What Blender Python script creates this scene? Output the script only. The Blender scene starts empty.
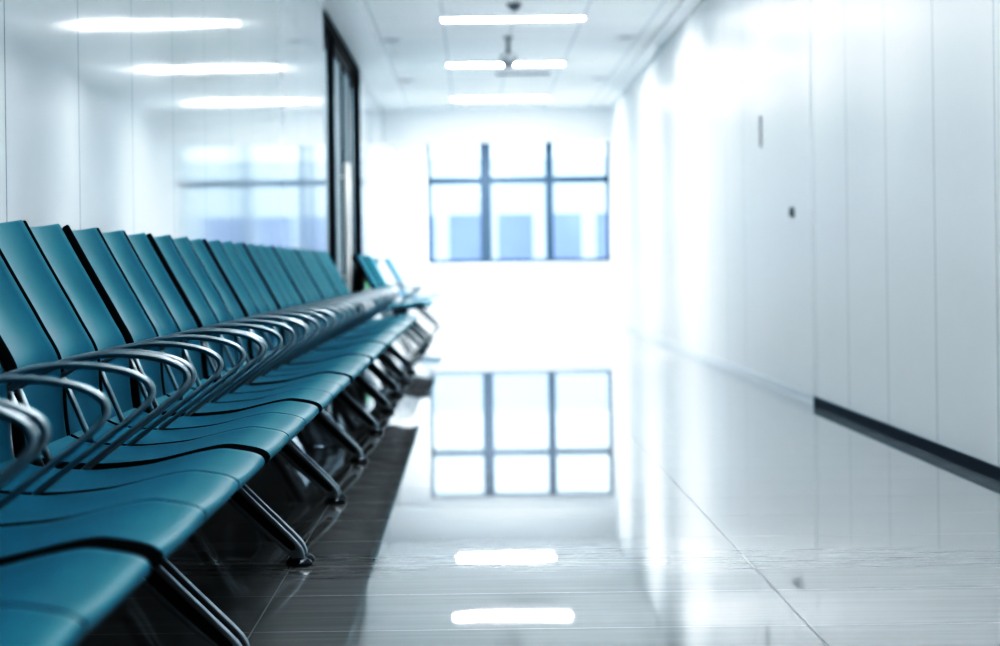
import bpy, bmesh, math, random
from mathutils import Vector, Matrix
random.seed(4)
C = bpy.context.collection
PI = math.pi
EYE = 0.784

# ------------------------------------------------------------------ materials
def mat(name, color, rough=0.5, metal=0.0, spec=0.5, coat=0.0, bump=None, mottle=None):
    m = bpy.data.materials.new(name); m.use_nodes = True
    nt = m.node_tree; b = nt.nodes['Principled BSDF']
    b.inputs['Base Color'].default_value = (*color, 1)
    b.inputs['Roughness'].default_value = rough
    b.inputs['Metallic'].default_value = metal
    b.inputs['Specular IOR Level'].default_value = spec
    b.inputs['Coat Weight'].default_value = coat
    tc = nt.nodes.new('ShaderNodeTexCoord')
    if mottle:
        scale, amt = mottle
        n = nt.nodes.new('ShaderNodeTexNoise'); n.inputs['Scale'].default_value = scale; n.inputs['Detail'].default_value = 4
        r = nt.nodes.new('ShaderNodeMapRange')
        r.inputs['To Min'].default_value = 1 - amt; r.inputs['To Max'].default_value = 1 + amt
        v = nt.nodes.new('ShaderNodeVectorMath'); v.operation = 'SCALE'
        v.inputs[0].default_value = color
        nt.links.new(tc.outputs['Object'], n.inputs['Vector'])
        nt.links.new(n.outputs['Fac'], r.inputs['Value'])
        nt.links.new(r.outputs['Result'], v.inputs['Scale'])
        nt.links.new(v.outputs['Vector'], b.inputs['Base Color'])
    if bump:
        scale, strg, dist = bump
        n = nt.nodes.new('ShaderNodeTexNoise'); n.inputs['Scale'].default_value = scale
        bp = nt.nodes.new('ShaderNodeBump'); bp.inputs['Strength'].default_value = strg; bp.inputs['Distance'].default_value = dist
        nt.links.new(tc.outputs['Object'], n.inputs['Vector'])
        nt.links.new(n.outputs['Fac'], bp.inputs['Height'])
        nt.links.new(bp.outputs['Normal'], b.inputs['Normal'])
    return m

def emit_mat(name, color, strength):
    m = bpy.data.materials.new(name); m.use_nodes = True
    nt = m.node_tree; b = nt.nodes['Principled BSDF']
    b.inputs['Base Color'].default_value = (*color, 1)
    b.inputs['Emission Color'].default_value = (*color, 1)
    b.inputs['Emission Strength'].default_value = strength
    return m

def M_(nt, op, a, b=None, c=None):
    n = nt.nodes.new('ShaderNodeMath'); n.operation = op
    for i, v in enumerate((a, b, c)):
        if v is None: continue
        if isinstance(v, (int, float)): n.inputs[i].default_value = v
        else: nt.links.new(v, n.inputs[i])
    return n.outputs[0]

def line_mask(nt, coord, offset, period, width):
    """1 on a joint line of the given width repeating every period along coord."""
    t = M_(nt, 'SUBTRACT', coord, offset)
    t = M_(nt, 'DIVIDE', t, period)
    t = M_(nt, 'FRACT', M_(nt, 'ADD', t, 100.5))
    t = M_(nt, 'ABSOLUTE', M_(nt, 'SUBTRACT', t, 0.5))
    return M_(nt, 'LESS_THAN', t, width / period / 2)

def panel_wall_mat(name, color, joint, offset, period, width, rough, spec):
    m = bpy.data.materials.new(name); m.use_nodes = True
    nt = m.node_tree; b = nt.nodes['Principled BSDF']
    tc = nt.nodes.new('ShaderNodeTexCoord'); sx = nt.nodes.new('ShaderNodeSeparateXYZ')
    nt.links.new(tc.outputs['Object'], sx.inputs[0])
    mask = line_mask(nt, sx.outputs['Y'], offset, period, width)
    mx = nt.nodes.new('ShaderNodeMix'); mx.data_type = 'RGBA'
    mx.inputs['A'].default_value = (*color, 1); mx.inputs['B'].default_value = (*joint, 1)
    nt.links.new(mask, mx.inputs['Factor'])
    nt.links.new(mx.outputs['Result'], b.inputs['Base Color'])
    b.inputs['Roughness'].default_value = rough
    nt.links.new(M_(nt, 'MULTIPLY', M_(nt, 'SUBTRACT', 1.0, mask), spec), b.inputs['Specular IOR Level'])
    # each panel leans by a hair of its own, as hung panels do
    cell = M_(nt, 'FLOOR', M_(nt, 'DIVIDE', M_(nt, 'SUBTRACT', sx.outputs['Y'], offset), period))
    wn = nt.nodes.new('ShaderNodeTexWhiteNoise'); wn.noise_dimensions = '1D'
    nt.links.new(cell, wn.inputs['W'])
    geo = nt.nodes.new('ShaderNodeNewGeometry')
    sub = nt.nodes.new('ShaderNodeVectorMath'); sub.operation = 'SUBTRACT'; sub.inputs[1].default_value = (.5, .5, .5)
    nt.links.new(wn.outputs['Color'], sub.inputs[0])
    sc = nt.nodes.new('ShaderNodeVectorMath'); sc.operation = 'MULTIPLY'; sc.inputs[1].default_value = (0, .004, .0015)
    nt.links.new(sub.outputs['Vector'], sc.inputs[0])
    ad = nt.nodes.new('ShaderNodeVectorMath'); ad.operation = 'ADD'
    nt.links.new(geo.outputs['Normal'], ad.inputs[0]); nt.links.new(sc.outputs['Vector'], ad.inputs[1])
    nm = nt.nodes.new('ShaderNodeVectorMath'); nm.operation = 'NORMALIZE'
    nt.links.new(ad.outputs['Vector'], nm.inputs[0])
    nt.links.new(nm.outputs['Vector'], b.inputs['Normal'])
    return m

def floor_mat():
    m = bpy.data.materials.new('polished_tile'); m.use_nodes = True
    nt = m.node_tree; b = nt.nodes['Principled BSDF']
    tc = nt.nodes.new('ShaderNodeTexCoord'); sx = nt.nodes.new('ShaderNodeSeparateXYZ')
    nt.links.new(tc.outputs['Object'], sx.inputs[0])
    gx = line_mask(nt, sx.outputs['X'], 0.712, 1.2, 0.004)
    gy = line_mask(nt, sx.outputs['Y'], 5.5, 0.6, 0.005)
    g = M_(nt, 'MAXIMUM', gx, gy)
    # streaks of the stone running across the corridor
    mp = nt.nodes.new('ShaderNodeMapping'); mp.inputs['Scale'].default_value = (0.7, 9.0, 1)
    nt.links.new(tc.outputs['Object'], mp.inputs['Vector'])
    n = nt.nodes.new('ShaderNodeTexNoise'); n.inputs['Scale'].default_value = 2.2; n.inputs['Detail'].default_value = 6; n.inputs['Roughness'].default_value = .6
    nt.links.new(mp.outputs['Vector'], n.inputs['Vector'])
    cr = nt.nodes.new('ShaderNodeValToRGB')
    cr.color_ramp.elements[0].position = .3; cr.color_ramp.elements[0].color = (FL0[0], FL0[1], FL0[2], 1)
    cr.color_ramp.elements[1].position = .72; cr.color_ramp.elements[1].color = (FL1[0], FL1[1], FL1[2], 1)
    nt.links.new(n.outputs['Fac'], cr.inputs['Fac'])
    mx = nt.nodes.new('ShaderNodeMix'); mx.data_type = 'RGBA'
    mx.inputs['B'].default_value = (.30, .315, .32, 1)
    nt.links.new(g, mx.inputs['Factor']); nt.links.new(cr.outputs['Color'], mx.inputs['A'])
    nt.links.new(mx.outputs['Result'], b.inputs['Base Color'])
    rr = M_(nt, 'ADD', M_(nt, 'MULTIPLY', n.outputs['Fac'], 0.018), 0.004)
    nt.links.new(M_(nt, 'MAXIMUM', rr, M_(nt, 'MULTIPLY', g, .5)), b.inputs['Roughness'])
    b.inputs['Specular IOR Level'].default_value = 0.55
    n2 = nt.nodes.new('ShaderNodeTexNoise'); n2.inputs['Scale'].default_value = 5
    nt.links.new(mp.outputs['Vector'], n2.inputs['Vector'])
    bp = nt.nodes.new('ShaderNodeBump'); bp.inputs['Strength'].default_value = .012; bp.inputs['Distance'].default_value = .002
    nt.links.new(n2.outputs['Fac'], bp.inputs['Height']); nt.links.new(bp.outputs['Normal'], b.inputs['Normal'])
    return m

def ceiling_mat():
    m = bpy.data.materials.new('ceiling_panel'); m.use_nodes = True
    nt = m.node_tree; b = nt.nodes['Principled BSDF']
    tc = nt.nodes.new('ShaderNodeTexCoord'); sx = nt.nodes.new('ShaderNodeSeparateXYZ')
    nt.links.new(tc.outputs['Object'], sx.inputs[0])
    g = M_(nt, 'MAXIMUM', line_mask(nt, sx.outputs['X'], 0.37, 0.6, 0.012), line_mask(nt, sx.outputs['Y'], 21.7, 1.2, 0.014))
    mx = nt.nodes.new('ShaderNodeMix'); mx.data_type = 'RGBA'
    mx.inputs['A'].default_value = (.91, .935, .95, 1); mx.inputs['B'].default_value = (.56, .63, .68, 1)
    nt.links.new(g, mx.inputs['Factor']); nt.links.new(mx.outputs['Result'], b.inputs['Base Color'])
    b.inputs['Roughness'].default_value = .55
    return m

def glass_mat(name, tint):
    m = bpy.data.materials.new(name); m.use_nodes = True
    nt = m.node_tree; nt.nodes.remove(nt.nodes['Principled BSDF'])
    out = nt.nodes['Material Output']
    t = nt.nodes.new('ShaderNodeBsdfTransparent'); t.inputs['Color'].default_value = (*tint, 1)
    g = nt.nodes.new('ShaderNodeBsdfGlossy'); g.inputs['Roughness'].default_value = .01
    f = nt.nodes.new('ShaderNodeFresnel'); f.inputs['IOR'].default_value = 1.3
    mx = nt.nodes.new('ShaderNodeMixShader')
    nt.links.new(f.outputs[0], mx.inputs[0]); nt.links.new(t.outputs[0], mx.inputs[1]); nt.links.new(g.outputs[0], mx.inputs[2])
    nt.links.new(mx.outputs[0], out.inputs['Surface'])
    return m

FL0 = (.34, .355, .36); FL1 = (.42, .435, .44)
TEAL = mat('teal_vinyl', (.006, .165, .225), .46, spec=.16, bump=(900, .15, .0005), mottle=(7, .12))
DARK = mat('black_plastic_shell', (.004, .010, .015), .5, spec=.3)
TEAL_HAZED = mat('hazed_teal_vinyl', (.13, .33, .46), .45, spec=.3, mottle=(7, .1))  # paler teal: haze over the farthest bench put into the colour
STEEL = mat('brushed_steel', (.40, .45, .48), .36, metal=1.0, mottle=(30, .08))
ALU = mat('cast_aluminium', (.34, .39, .42), .36, metal=1.0, mottle=(30, .08))
BLACK = mat('black_web', (.006, .008, .010), .5, spec=.3)
CHROME = mat('dark_chrome', (.10, .11, .12), .14, metal=1.0)
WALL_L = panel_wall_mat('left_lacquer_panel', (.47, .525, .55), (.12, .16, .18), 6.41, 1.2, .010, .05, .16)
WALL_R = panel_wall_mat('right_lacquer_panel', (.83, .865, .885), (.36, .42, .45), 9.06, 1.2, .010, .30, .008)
PAINT = mat('white_paint', (.88, .91, .93), .5, mottle=(3, .02))
TRIMW = mat('white_trim', (.86, .89, .91), .4)
BASED = mat('dark_skirting', (.055, .080, .105), .5, spec=.15)
BASEL = mat('pale_metal_skirting', (.74, .80, .84), .4)
FLOOR = floor_mat()
CEIL = ceiling_mat()
FILL_LAMP = emit_mat('fill_lamp_diffuser', (.97, .985, 1), 47.0)  # for unseen fixtures added over the near benches to even the wall light
LAMPF = emit_mat('bright_lamp_diffuser', (.97, .985, 1), 200.0)
WASH_LAMP = emit_mat('wash_lamp_diffuser', (.97, .985, 1), 170.0)  # for unseen fixtures added behind the beam to whiten the far end
FRAME = mat('window_frame_grey', (.085, .125, .175), .5, spec=.2)
GLASS = glass_mat('clear_glass', (.93, .97, .99))
DOORB = mat('black_door_frame', (.024, .030, .035), .6, spec=.05)
DOORG = mat('smoked_glass', (.26, .31, .34), .75, spec=.03)
DOORW = mat('white_door', (.83, .865, .885), .30, spec=.008)
GREYP = mat('grey_plastic', (.26, .28, .30), .5)
FACADE = mat('pale_facade', (.85, .90, .95), .8, mottle=(.5, .04))
FACGL = mat('blue_facade_glass', (.36, .43, .65), .3, mottle=(.6, .25))
BAG = mat('pale_blue_plastic', (.80, .91, 1.0), .28, spec=.8, bump=(18, .5, .01))
GREEN = mat('green_plastic', (.03, .42, .16), .35)
CREAM = mat('cream_paper', (.80, .74, .62), .7)

# ------------------------------------------------------------------ helpers
def link_mesh(name, bm, m, parent=None, smooth=True, loc=(0, 0, 0)):
    me = bpy.data.meshes.new(name)
    bmesh.ops.recalc_face_normals(bm, faces=bm.faces[:])
    bm.to_mesh(me); bm.free()
    for x in (m if isinstance(m, (list, tuple)) else [m]): me.materials.append(x)
    o = bpy.data.objects.new(name, me); C.objects.link(o)
    o.location = loc
    if parent: o.parent = parent
    if smooth:
        for p in me.polygons: p.use_smooth = True
    return o

def bake(o):
    """apply the modifiers so copies can share the mesh"""
    dg = bpy.context.evaluated_depsgraph_get(); dg.update()
    me = bpy.data.meshes.new_from_object(o.evaluated_get(dg))
    o.modifiers.clear(); o.data = me
    return o

def bevel(o, w, seg=3, angle=30):
    b = o.modifiers.new('bevel', 'BEVEL'); b.width = w; b.segments = seg; b.limit_method = 'ANGLE'; b.angle_limit = math.radians(angle)
    b.harden_normals = False
    return o

def add_box(bm, x0, x1, y0, y1, z0, z1):
    v = [bm.verts.new((x, y, z)) for x in (x0, x1) for y in (y0, y1) for z in (z0, z1)]
    for f in ((0, 1, 3, 2), (4, 6, 7, 5), (0, 4, 5, 1), (2, 3, 7, 6), (0, 2, 6, 4), (1, 5, 7, 3)):
        bm.faces.new([v[i] for i in f])
    return bm

def box(name, m, dims, parent=None, bev=0.0, loc=(0, 0, 0)):
    o = link_mesh(name, add_box(bmesh.new(), *dims), m, parent, smooth=False, loc=loc)
    if bev: bevel(o, bev, 2); bake(o)
    return o

def add_lathe(bm, prof, n=24, cx=0, cy=0):
    rings = []
    for r, z in prof:
        rings.append([bm.verts.new((cx + r * math.cos(2 * PI * k / n), cy + r * math.sin(2 * PI * k / n), z)) for k in range(n)])
    for a, b in zip(rings, rings[1:]):
        for k in range(n): bm.faces.new((a[k], a[(k + 1) % n], b[(k + 1) % n], b[k]))
    bm.faces.new(rings[0][::-1]); bm.faces.new(rings[-1])
    return bm

def catmull(pts, per=5):
    out = []
    P = [pts[0]] + list(pts) + [pts[-1]]
    for i in range(1, len(P) - 2):
        p0, p1, p2, p3 = [Vector(p) for p in P[i - 1:i + 3]]
        for k in range(per):
            t = k / per
            out.append(.5 * ((2 * p1) + (p2 - p0) * t + (2 * p0 - 5 * p1 + 4 * p2 - p3) * t * t + (3 * p1 - p0 - 3 * p2 + p3) * t ** 3))
    out.append(Vector(P[-2]))
    return out

def add_strap(bm, path, y, n=12, sq=2.0):
    """sweep a rounded section along path of (x, z, half_width_y, half_thickness)"""
    rings = []
    for i, p in enumerate(path):
        a = path[max(i - 1, 0)]; b = path[min(i + 1, len(path) - 1)]
        t = Vector((b[0] - a[0], b[1] - a[1])).normalized(); nx, nz = -t.y, t.x
        r = []
        for k in range(n):
            ang = 2 * PI * k / n
            c, s = math.cos(ang), math.sin(ang)
            c = math.copysign(abs(c) ** (2 / sq), c); s = math.copysign(abs(s) ** (2 / sq), s)
            r.append(bm.verts.new((p[0] + nx * s * p[3], y + c * p[2], p[1] + nz * s * p[3])))
        rings.append(r)
    for a, b in zip(rings, rings[1:]):
        for k in range(n): bm.faces.new((a[k], a[(k + 1) % n], b[(k + 1) % n], b[k]))
    bm.faces.new(rings[0][::-1]); bm.faces.new(rings[-1])
    return bm

def empty(name, loc, label, cat, group=None):
    o = bpy.data.objects.new(name, None); C.objects.link(o); o.location = loc
    o.empty_display_size = .1
    o['label'] = label; o['category'] = cat
    if group: o['group'] = group
    return o

def tag(o, label, cat, group=None):
    o['label'] = label; o['category'] = cat
    if group: o['group'] = group
    return o

def structure(o): o['kind'] = 'structure'; return o

def copy_tree(o, parent=None):
    c = o.copy(); C.objects.link(c); c.parent = parent
    for ch in list(o.children): copy_tree(ch, c)
    return c

# ------------------------------------------------------------------ setting
XL, XR, YN, YF, ZC = -1.17, 1.86, -7.0, 39.2, 2.90
XB, YB = 2.70, 33.6      # the end bay is wider on the right
D0, D1 = 20.35, 26.9      # glazed door in the left wall
structure(box('floor', FLOOR, (XL - .2, XB + .2, YN - .2, YF + .2, -.1, 0)))
structure(box('ceiling', CEIL, (XL - .2, XB + .2, YN - .2, YF + .2, ZC, ZC + .1)))
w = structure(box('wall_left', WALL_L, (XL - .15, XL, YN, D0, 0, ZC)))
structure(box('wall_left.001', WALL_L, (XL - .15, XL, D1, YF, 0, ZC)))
structure(box('wall_right', WALL_R, (XR, XR + .15, YN, YB, 0, ZC)))
structure(box('wall_right.001', PAINT, (XB, XB + .15, YB - .15, YF, 0, ZC)))
structure(box('wall_right.002', PAINT, (XR + .15, XB, YB - .15, YB, 0, ZC)))
structure(box('wall_back', PAINT, (XL - .2, XR + .2, YN - .15, YN, 0, ZC)))
# far wall round the window opening
WX0, WX1, WZ0, WZ1 = -.69, 2.12, .83, 2.78
bm = bmesh.new()
add_box(bm, XL, WX0, YF, YF + .2, 0, ZC); add_box(bm, WX1, XB, YF, YF + .2, 0, ZC)
add_box(bm, WX0, WX1, YF, YF + .2, 0, WZ0); add_box(bm, WX0, WX1, YF, YF + .2, WZ1, ZC)
structure(link_mesh('wall_far', bm, PAINT, smooth=False))
structure(box('trim_1', PAINT, (XL, XB, 34.2, 34.6, 2.45, ZC)))                      # beam across the corridor
structure(box('trim_2', TRIMW, (XL, -.86, YN, 34.2, ZC - .025, ZC)))               # plain margins of the ceiling
structure(box('trim_3', TRIMW, (1.70, XR, YN, YB, ZC - .025, ZC)))
structure(box('baseboard_right', BASED, (XR - .012, XR, YN, 13.9, 0, .046)))
structure(box('baseboard_right.001', BASEL, (XR - .010, XR, 13.95, YB, 0, .055)))
structure(box('baseboard_left', BASED, (XL, XL + .012, YN, D0 - .05, 0, .055)))

# window with mullions and transom
win = bpy.data.objects.new('window_1', None); C.objects.link(win); win.location = (0, YF, 0); structure(win)
bm = bmesh.new()
yw0, yw1 = .04, .12
ft = .055
add_box(bm, WX0, WX1, yw0, yw1, WZ0, WZ0 + ft); add_box(bm, WX0, WX1, yw0, yw1, WZ1 - ft, WZ1)
add_box(bm, WX0, WX0 + ft, yw0, yw1, WZ0, WZ1); add_box(bm, WX1 - ft, WX1, yw0, yw1, WZ0, WZ1)
for x, hw in ((.21, .085), (1.19, .062)): add_box(bm, x - hw, x + hw, yw0 - .02, yw1, WZ0, WZ1)
add_box(bm, WX0, WX1, yw0, yw1, 2.045, 2.145)
link_mesh('window_frame', bm, FRAME, win, smooth=False)
xs = [WX0 + ft, .21, 1.19, WX1 - ft]
for a, b in zip(xs, xs[1:]):
    for z0, z1 in ((WZ0 + ft, 2.045), (2.145, WZ1 - ft)):
        box('pane', GLASS, (a, b, .076, .082, z0, z1), win)
box('window_sill', PAINT, (WX0 - .05, WX1, -.05, .04, WZ0 - .03, WZ0), win, .004)

# glazed sliding door, left
dr = bpy.data.objects.new('door_1', None); C.objects.link(dr); dr.location = (XL, D0, 0); structure(dr)
L = D1 - D0
bm = bmesh.new()
add_box(bm, -.10, .0, 0, .10, 0, ZC - .03); add_box(bm, -.10, .0, L - .10, L, 0, ZC - .03)
add_box(bm, -.10, .0, .10, L - .10, ZC - .13, ZC - .03)
link_mesh('door_frame', bm, DOORB, dr, smooth=False)
npan = 4; pw = (L - .2) / npan
for k in range(npan):
    y0 = .10 + k * pw; y1 = y0 + pw; off = -.035 if k in (1, 2) else -.07
    bm = bmesh.new()
    add_box(bm, off - .02, off + .02, y0, y0 + .11, .01, ZC - .13); add_box(bm, off - .02, off + .02, y1 - .11, y1, .01, ZC - .13)
    add_box(bm, off - .02, off + .02, y0 + .11, y1 - .11, .01, .16); add_box(bm, off - .02, off + .02, y0 + .11, y1 - .11, ZC - .25, ZC - .13)
    leaf = link_mesh('door_leaf', bm, DOORB, dr, smooth=False)
    box('pane', DOORG, (off - .006, off + .006, y0 + .11, y1 - .11, .16, ZC - .25), leaf)
    if k == 1:
        bm = bmesh.new()
        hy = y0 + .85
        add_strap(bm, [(.050, z, .030, .030) for z in (.55, .9, 1.3, 1.72)], hy, 14)
        for z in (.7, 1.6): add_strap(bm, [(-.02, z, .012, .012), (.045, z, .012, .012)], hy, 10)
        link_mesh('door_handle', bm, mat('pale_steel', (.62, .63, .62), .45, metal=.3), leaf)

# white flush door, right
dr = bpy.data.objects.new('door_2', None); C.objects.link(dr); dr.location = (XR, 13.95, 0); structure(dr)
bm = bmesh.new()
add_box(bm, -.004, 0, 0, .02, .0, 2.27); add_box(bm, -.004, 0, 2.48, 2.5, 0, 2.27); add_box(bm, -.004, 0, .02, 2.48, 2.25, 2.27)
link_mesh('door_frame', bm, TRIMW, dr, smooth=False)
lf = box('door_leaf', DOORW, (-.004, 0, .026, 2.474, .06, 2.244), dr)
bm = bmesh.new(); add_strap(bm, [(-.006, 1.07, .016, .03), (-.03, 1.07, .016, .03), (-.034, 1.07, .012, .02)], .75, 14)
link_mesh('door_handle', bm, GREYP, lf)
box('door_hinge', GREYP, (-.016, -.004, 2.34, 2.38, 1.52, 1.72), lf, .003)

# ------------------------------------------------------------------ seating
AX = 0.76                      # beam line: origin of a unit in X
def P(X): return AX - X         # X = distance to the left of the camera axis
PITCH, ENDG = .55, .055
UNIT = 1.75

def section_plate(name, prof, width, dish, thick, m, parent, ycen, wide=None, flip=1):
    """prof: list of (X,h). builds a padded plate: grid, thickness, rounded rim"""
    pts = catmull([(P(a), b) for a, b in prof], 4)
    nw = 14
    bm = bmesh.new(); rows = []
    for i, p in enumerate(pts):
        t = i / (len(pts) - 1); row = []
        for k in range(nw + 1):
            s = -1 + 2 * k / nw
            x, z = p[0], p[1]
            dx, dz = dish(t, s); wy = width + (wide(t) if wide else 0)
            row.append(bm.verts.new((x + dx, ycen + s * wy / 2, z + dz)))
        rows.append(row)
    for a, b in zip(rows, rows[1:]):
        for k in range(nw): bm.faces.new((a[k], a[k + 1], b[k + 1], b[k]))
    # thickness: offset along the profile normal
    back = []
    for i, row in enumerate(rows):
        a = pts[max(i - 1, 0)]; b = pts[min(i + 1, len(pts) - 1)]
        tx, tz = b[0] - a[0], b[1] - a[1]; l = math.hypot(tx, tz) or 1
        nx, nz = -tz / l * flip, tx / l * flip
        th = thick(i / (len(pts) - 1)) if callable(thick) else thick
        back.append([bm.verts.new((v.co.x + nx * th, v.co.y, v.co.z + nz * th)) for v in row])
    for a, b in zip(back, back[1:]):
        for k in range(nw): bm.faces.new((b[k], b[k + 1], a[k + 1], a[k]))
    for k in range(nw):
        bm.faces.new((rows[0][k + 1], rows[0][k], back[0][k], back[0][k + 1]))
        bm.faces.new((rows[-1][k], rows[-1][k + 1], back[-1][k + 1], back[-1][k]))
    for i in range(len(rows) - 1):
        bm.faces.new((rows[i][0], rows[i + 1][0], back[i + 1][0], back[i][0]))
        bm.faces.new((rows[i + 1][-1], rows[i][-1], back[i][-1], back[i + 1][-1]))
    o = link_mesh(name, bm, m, parent)
    bevel(o, .007, 3, 50); bake(o)
    return o

SEAT_PROF = [(.420, .393), (.410, .404), (.412, .416), (.428, .426), (.461, .433), (.496, .436), (.544, .428), (.595, .416), (.639, .407),
             (.70, .401), (.746, .399), (.81, .402), (.86, .410), (.893, .424)]
BACK_PROF = [(.893, .402), (.902, .45), (.908, .50), (.912, .545), (.924, .599), (.961, .664), (1.001, .733), (1.046, .812), (1.079, .870), (1.098, .902)]
def seat_dish(t, s):
    m = math.sin(min(1, t * 1.15) * PI) if t < .87 else 0
    return (0.0, -.007 * (1 - s * s) * max(0, m))
def back_dish(t, s):
    return ((.034 * s * s - .020) * min(1, t * 1.6), (.012 * s * s - .002) * max(0, (t - .55) / .45) ** 2)

def leg_mesh(parent, y, side):
    """one slanting cast leg: light rim round a black recessed web; side -1 towards the corridor, +1 towards the wall"""
    if side < 0: cl = [(.815, .358), (.755, .304), (.675, .229), (.590, .147), (.525, .086), (.490, .054), (.474, .036), (.468, .016)]
    else: cl = [(.800, .358), (.830, .304), (.870, .232), (.915, .152), (.960, .090), (.985, .055), (.996, .038), (1.0, .018)]
    c = catmull([(P(a), b) for a, b in cl], 3); n = len(c)
    hw = lambda t: .030 * (1 - t) + .0155 * t
    def loop(t0, t1, k, flat):
        A, B = [], []
        for i in range(n):
            t = t0 + (t1 - t0) * i / (n - 1)
            f = t * (n - 1); j = min(int(f), n - 2); p = c[j].lerp(c[j + 1], f - j)
            d = (c[min(j + 2, n - 1)] - c[max(j - 1, 0)]).normalized(); nx, nz = -d.y, d.x
            w_ = hw(t) * k
            if flat: w_ *= min(1, math.sqrt(max(0, 1 - ((i / (n - 1) - .85) / .15) ** 2)) + .12) if i / (n - 1) > .85 else 1
            A.append((p.x + nx * w_, p.y + nz * w_)); B.append((p.x - nx * w_, p.y - nz * w_))
        return A + B[::-1]
    outer = loop(0, 1, 1.0, False); inner = loop(.05, .80, .52, True)
    bm = bmesh.new(); N = len(outer); T = .017
    vo = [[bm.verts.new((x, y + s * T, z)) for x, z in outer] for s in (-1, 1)]
    vi = [[bm.verts.new((x, y + s * T, z)) for x, z in inner] for s in (-1, 1)]
    for k in range(N):
        q = (k + 1) % N
        bm.faces.new((vo[0][k], vo[0][q], vi[0][q], vi[0][k])); bm.faces.new((vo[1][q], vo[1][k], vi[1][k], vi[1][q]))
        bm.faces.new((vo[0][q], vo[0][k], vo[1][k], vo[1][q])); bm.faces.new((vi[0][k], vi[0][q], vi[1][q], vi[1][k]))
    leg = link_mesh('leg', bm, ALU, parent); bevel(leg, .003, 2, 50); bake(leg)
    bm = bmesh.new()
    h = len(inner) // 2
    for s in (-1, 1):
        vv = [bm.verts.new((x, y + s * .005, z)) for x, z in inner]
        for k in range(h - 1): bm.faces.new((vv[k], vv[k + 1], vv[N - 2 - k], vv[N - 1 - k]))
    link_mesh('web', bm, BLACK, leg, smooth=False)['label'] = 'black recessed web'
    bm = bmesh.new()
    X = cl[-1][0]
    add_lathe(bm, [(.030, 0), (.035, .003), (.035, .010), (.028, .018), (.017, .022), (.012, .030)], 24, P(X), y)
    link_mesh('foot_pad', bm, CHROME, leg)
    return leg

def make_unit():
    r = empty('beam_bench', (-AX, 0, 0), '', 'bench', 'three-seat benches along the left wall')
    bm = bmesh.new(); add_box(bm, -.082, -.018, .03, UNIT - .03, .318, .362)
    o = link_mesh('beam', bm, ALU, r, smooth=False); bevel(o, .008, 3); bake(o)
    arms = [ENDG + PITCH * 0 - .005, ENDG + (UNIT - 2 * ENDG) / 3, ENDG + 2 * (UNIT - 2 * ENDG) / 3, UNIT - ENDG + .005]
    for i in range(3):
        yc = (arms[i] + arms[i + 1]) / 2 + (.002 if i == 0 else -.002 if i == 2 else 0); wd = (UNIT - 2 * ENDG) / 3 - .036
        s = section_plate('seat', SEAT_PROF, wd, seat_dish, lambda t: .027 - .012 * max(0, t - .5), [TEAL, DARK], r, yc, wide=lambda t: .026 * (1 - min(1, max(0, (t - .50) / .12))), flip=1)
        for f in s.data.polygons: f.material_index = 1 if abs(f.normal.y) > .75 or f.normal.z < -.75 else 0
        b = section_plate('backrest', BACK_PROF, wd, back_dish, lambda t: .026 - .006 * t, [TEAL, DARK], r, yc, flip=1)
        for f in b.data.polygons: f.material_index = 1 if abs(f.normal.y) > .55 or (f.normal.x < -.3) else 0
        # carrier plate from the beam to the seat shell
        bm = bmesh.new(); add_box(bm, -.10, .02, yc - .12, yc + .12, .360, .368); add_box(bm, -.075, -.025, yc - .05, yc + .05, .360, .384)
        link_mesh('carrier_plate', bm, BLACK, s, smooth=False)
    top = [(.955, .520, .0085, .0065), (.925, .543, .0085, .0065), (.87, .578, .0085, .0068), (.80, .607, .0085, .007), (.73, .6205, .0088, .007), (.665, .620, .009, .007), (.615, .612, .009, .007),
           (.585, .602, .0095, .007), (.566, .590, .010, .0068), (.5585, .577, .011, .0065), (.562, .562, .012, .006), (.578, .543, .014, .0058),
           (.62, .509, .018, .0058), (.68, .463, .019, .0058), (.72, .432, .016, .0055), (.765, .396, .0135, .0055), (.785, .368, .0135, .0055)]
    for y in arms:
        bm = bmesh.new()
        path = [(p[0], p[1], p[2], p[3]) for p in catmull([(P(a), b, c, d) for a, b, c, d in top], 5)]
        add_strap(bm, path, y, 12, 2.6)
        a = link_mesh('armrest', bm, STEEL, r)
        bm = bmesh.new()
        for s in (-1, 1):
            add_strap(bm, [(P(X), h, .0035, .006) for X, h in ((.908, .552), (.885, .50), (.86, .44), (.835, .376))], y + s * .006, 8, 3)
        add_box(bm, P(.875), P(.74), y - .011, y + .011, .352, .380)
        link_mesh('arm_support', bm, STEEL, a)
    for y in (ENDG - .005, UNIT - ENDG + .005):
        for sd in (-1, 1): leg_mesh(r, y, sd)
    return r

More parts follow.
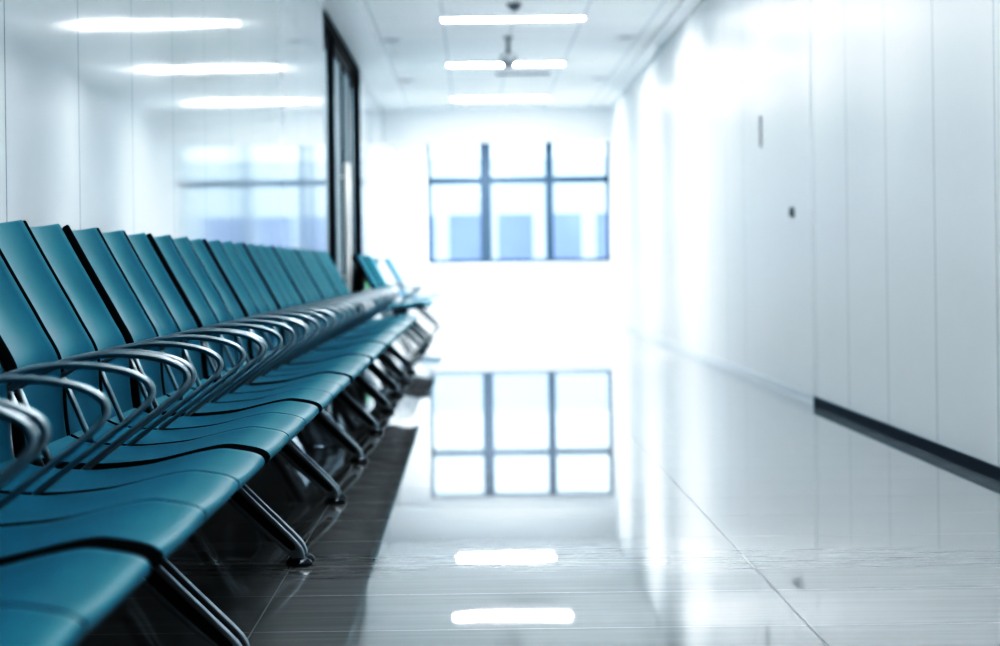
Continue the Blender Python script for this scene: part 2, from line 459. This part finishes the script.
UNIT_LABELS = [
 'nearest teal three-seat bench, cut off at the bottom left corner of the picture',
 'second teal three-seat bench from the camera, its seat front reaching the left foreground',
 'third teal three-seat bench from the camera in the long left row',
 'fourth teal three-seat bench from the camera in the long left row',
 'fifth teal three-seat bench from the camera, beside the pale blue plastic bag',
 'sixth teal three-seat bench from the camera in the long left row',
 'seventh teal three-seat bench from the camera in the long left row',
 'eighth teal three-seat bench from the camera, third before the black door',
 'ninth teal three-seat bench from the camera, second before the black door',
 'last teal three-seat bench of the long row, ending just before the black door',
 'first teal bench past the long row, standing in front of the black glass door',
 'middle bench of the short row at the far end of the black door',
 'farthest bench, with pale blue seats, nearest the end window',
]
proto = make_unit()
starts = [1.52 + UNIT * k for k in range(10)] + [23.5, 25.6, 31.9]
for k, y in enumerate(starts):
    u = proto if k == 0 else copy_tree(proto)
    u.location = (-AX, y, 0)
    u['label'] = UNIT_LABELS[k]
    if k == 12:  # haze wash-out painted on: paler seats and undersides, white legs and beam
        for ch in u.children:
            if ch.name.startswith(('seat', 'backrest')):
                ch.data = ch.data.copy(); ch.data.materials[0] = TEAL_HAZED; ch.data.materials[1] = TEAL_HAZED
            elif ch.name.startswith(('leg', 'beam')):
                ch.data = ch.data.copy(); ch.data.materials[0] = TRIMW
    if k >= 10: u['group'] = 'benches of the short far row'

# ------------------------------------------------------------------ things
# ceiling lights: three in view, rest unseen, added to even and lift the light
LX = .37
LIGHTS = [(-1.0 + 2.45 * k, None) for k in range(9)] + [
          (21.7, 'white linear ceiling light across the corridor, nearest of the three in view'),
          (26.6, 'white linear ceiling light behind the hanging camera, middle of the three in view'),
          (32.0, 'white linear ceiling light nearest the beam, farthest of the three in view'),
          (35.9, None), (37.8, None)]
def make_light():
    r = empty('ceiling_light', (0, 0, 0), '', 'ceiling light', 'linear ceiling lights')
    bm = bmesh.new()
    add_box(bm, -.61, .61, -.075, -.062, -.022, 0); add_box(bm, -.61, .61, .062, .075, -.022, 0)
    add_box(bm, -.61, -.60, -.062, .062, -.022, 0); add_box(bm, .60, .61, -.062, .062, -.022, 0)
    link_mesh('frame', bm, TRIMW, r, smooth=False)
    d = box('diffuser', FILL_LAMP, (-.60, .60, -.062, .062, -.024, 0), r, .004)
    return r
l0 = make_light()
for k, (y, lab) in enumerate(LIGHTS):
    o = l0 if k == 0 else copy_tree(l0)
    o.location = (LX if y > 20 else .30, y, ZC)
    o['label'] = lab or ('linear ceiling light %s' % ('added above the near benches for even fill, out of the picture at the top' if y < 30 else 'added unseen behind the cross beam to whiten the end wall'))
    if y > 20:
        dd = [c_ for c_ in o.children if c_.name.startswith('diffuser')][0]
        dd.data = dd.data.copy(); dd.data.materials[0] = LAMPF if y < 34 else WASH_LAMP

# recessed round downlights, unlit
DL = [(-.72, 23.7, 'dark round recessed ceiling fitting at the left, nearer pair'), (1.45, 23.7, 'dark round recessed ceiling fitting at the right, nearer pair'),
      (-.73, 28.9, 'faint round recessed ceiling fitting at the left, farther pair'), (1.46, 28.9, 'faint round recessed ceiling fitting at the right, farther pair')]
def make_down():
    r = empty('ceiling_downlight', (0, 0, 0), '', 'downlight', 'round recessed ceiling fittings')
    bm = bmesh.new(); add_lathe(bm, [(.10, 0), (.10, -.012), (.085, -.016), (.08, -.012), (.08, 0)], 28)
    link_mesh('rim', bm, TRIMW, r)
    bm = bmesh.new(); add_lathe(bm, [(.079, -.002), (.079, -.010), (.05, -.014)], 28)
    link_mesh('lens', bm, GREYP, r)
    return r
d0 = make_down()
for k, (x, y, lab) in enumerate(DL):
    o = d0 if k == 0 else copy_tree(d0)
    o.location = (x, y, ZC); o['label'] = lab

v = empty('ceiling_vent', (.58, 28.1, ZC), 'dark slotted air vent in the ceiling behind the middle light', 'vent')
bm = bmesh.new(); add_box(bm, -.30, .30, -.09, -.075, -.012, 0); add_box(bm, -.30, .30, .075, .09, -.012, 0); add_box(bm, -.30, -.285, -.075, .075, -.012, 0); add_box(bm, .285, .30, -.075, .075, -.012, 0)
link_mesh('frame', bm, GREYP, v, smooth=False)
for k in range(4): box('slat', GREYP, (-.285, .285, -.062 + k * .036, -.045 + k * .036, -.010, 0), v)

c = empty('ceiling_camera', (.355, 23.6, ZC), 'grey dome camera hanging on a short stem before the middle ceiling light', 'camera')
bm = bmesh.new(); add_lathe(bm, [(.045, 0), (.045, -.012), (.018, -.02), (.018, -.16)], 20); link_mesh('stem', bm, GREYP, c)
bm = bmesh.new(); add_lathe(bm, [(.03, -.155), (.075, -.17), (.08, -.20), (.078, -.225)], 24); h = link_mesh('housing', bm, mat('pale_grey_plastic', (.5, .53, .55), .4), c)
bm = bmesh.new(); add_lathe(bm, [(.072, -.225), (.068, -.25), (.05, -.275), (.02, -.288)], 24); link_mesh('dome', bm, GREYP, c)

s = empty('smoke_detector', (.36, 20.6, ZC), 'small dark smoke detector on the ceiling at the top edge, before the nearest light', 'smoke detector')
bm = bmesh.new(); add_lathe(bm, [(.06, 0), (.06, -.02), (.05, -.03)], 24); link_mesh('base', bm, GREYP, s)
bm = bmesh.new(); add_lathe(bm, [(.04, -.028), (.04, -.05), (.025, -.06)], 24); link_mesh('sensor', bm, GREYP, s)

# pale blue plastic bag under the bench
bm = bmesh.new()
bmesh.ops.create_icosphere(bm, subdivisions=4, radius=1)
for vv in bm.verts:
    x, y, z = vv.co
    k = 1 + .12 * math.sin(7 * x + 3 * z) * math.cos(6 * y + 2 * x) + .06 * math.sin(15 * z + 9 * y)
    if z > .3: k2 = 1 - .65 * min(1, (z - .3) / .7)
    else: k2 = 1
    vv.co = (x * .085 * k * k2 - .04 * max(0, z), y * .06 * k * k2, max(-.55, z) * .085 * k + .046 + .05 * max(0, z) ** 2)
lo = min(q.co.z for q in bm.verts)
for q in bm.verts: q.co.z -= lo
o = link_mesh('plastic_bag', bm, BAG, loc=(-.66, 11.2, 0)); tag(o, 'pale blue crumpled plastic bag on the floor under the fifth bench', 'bag')

# low green sign on the wall past the door
b = empty('wall_sign', (XL, 27.55, .61), 'green rectangular sign low on the wall just beyond the black door', 'sign')
o = box('sign_plate', GREEN, (0, .018, -.44, .44, -.085, .085), b, .004)
bm = bmesh.new(); add_box(bm, 0, .022, -.46, .46, .085, .097); add_box(bm, 0, .022, -.46, .46, -.097, -.085); add_box(bm, 0, .022, -.46, -.44, -.085, .085); add_box(bm, 0, .022, .44, .46, -.085, .085)
link_mesh('sign_frame', bm, TRIMW, b, smooth=False)

# building across the street
bl = empty('office_building', (0, 100, -12), 'pale office building with blue windows seen through the end window', 'building')
bm = bmesh.new(); add_box(bm, -22, 26, 0, 12, 0, 17.0); link_mesh('facade', bm, FACADE, bl, smooth=False)
for fl in range(2):
    for k in range(9):
        x0 = -8.6 + k * 1.92; z0 = 12.35 - fl * 3.6
        box('window', FACGL, (x0, x0 + 1.36, -.06, .02, z0, z0 + 2.45), bl)
structure(box('ground', mat('grey_street', (.4, .42, .44), .8, mottle=(.3, .1)), (-60, 60, 40, 140, -12.3, -12)))

# ------------------------------------------------------------------ light
W = bpy.data.worlds.new('sky'); bpy.context.scene.world = W; W.use_nodes = True
bg = W.node_tree.nodes['Background']; bg.inputs['Color'].default_value = (.80, .91, 1, 1); bg.inputs['Strength'].default_value = 1.7

# ------------------------------------------------------------------ camera
cam = bpy.data.cameras.new('camera'); co = bpy.data.objects.new('camera', cam); C.objects.link(co)
cam.sensor_width = 36; cam.lens = 2550 * 36 / 1000
cam.shift_x = .027; cam.shift_y = -.057
co.matrix_world = Matrix.Translation((0, 0, EYE)) @ Matrix.Rotation(PI / 2, 4, 'X') @ Matrix.Rotation(-.013, 4, 'Z')
cam.clip_end = 500
cam.dof.use_dof = True; cam.dof.focus_distance = 5.8; cam.dof.aperture_fstop = 4.5
bpy.context.scene.camera = co
sc = bpy.context.scene
sc.view_settings.view_transform = 'Standard'
sc.view_settings.exposure = 0.30
sc.view_settings.use_curve_mapping = True
cm = sc.view_settings.curve_mapping
cv = cm.curves[3]
cv.points.new(.09, .025); cv.points.new(.22, .175); cv.points.new(.42, .45); cv.points.new(.66, .78); cv.points.new(.86, .94)
cm.update()
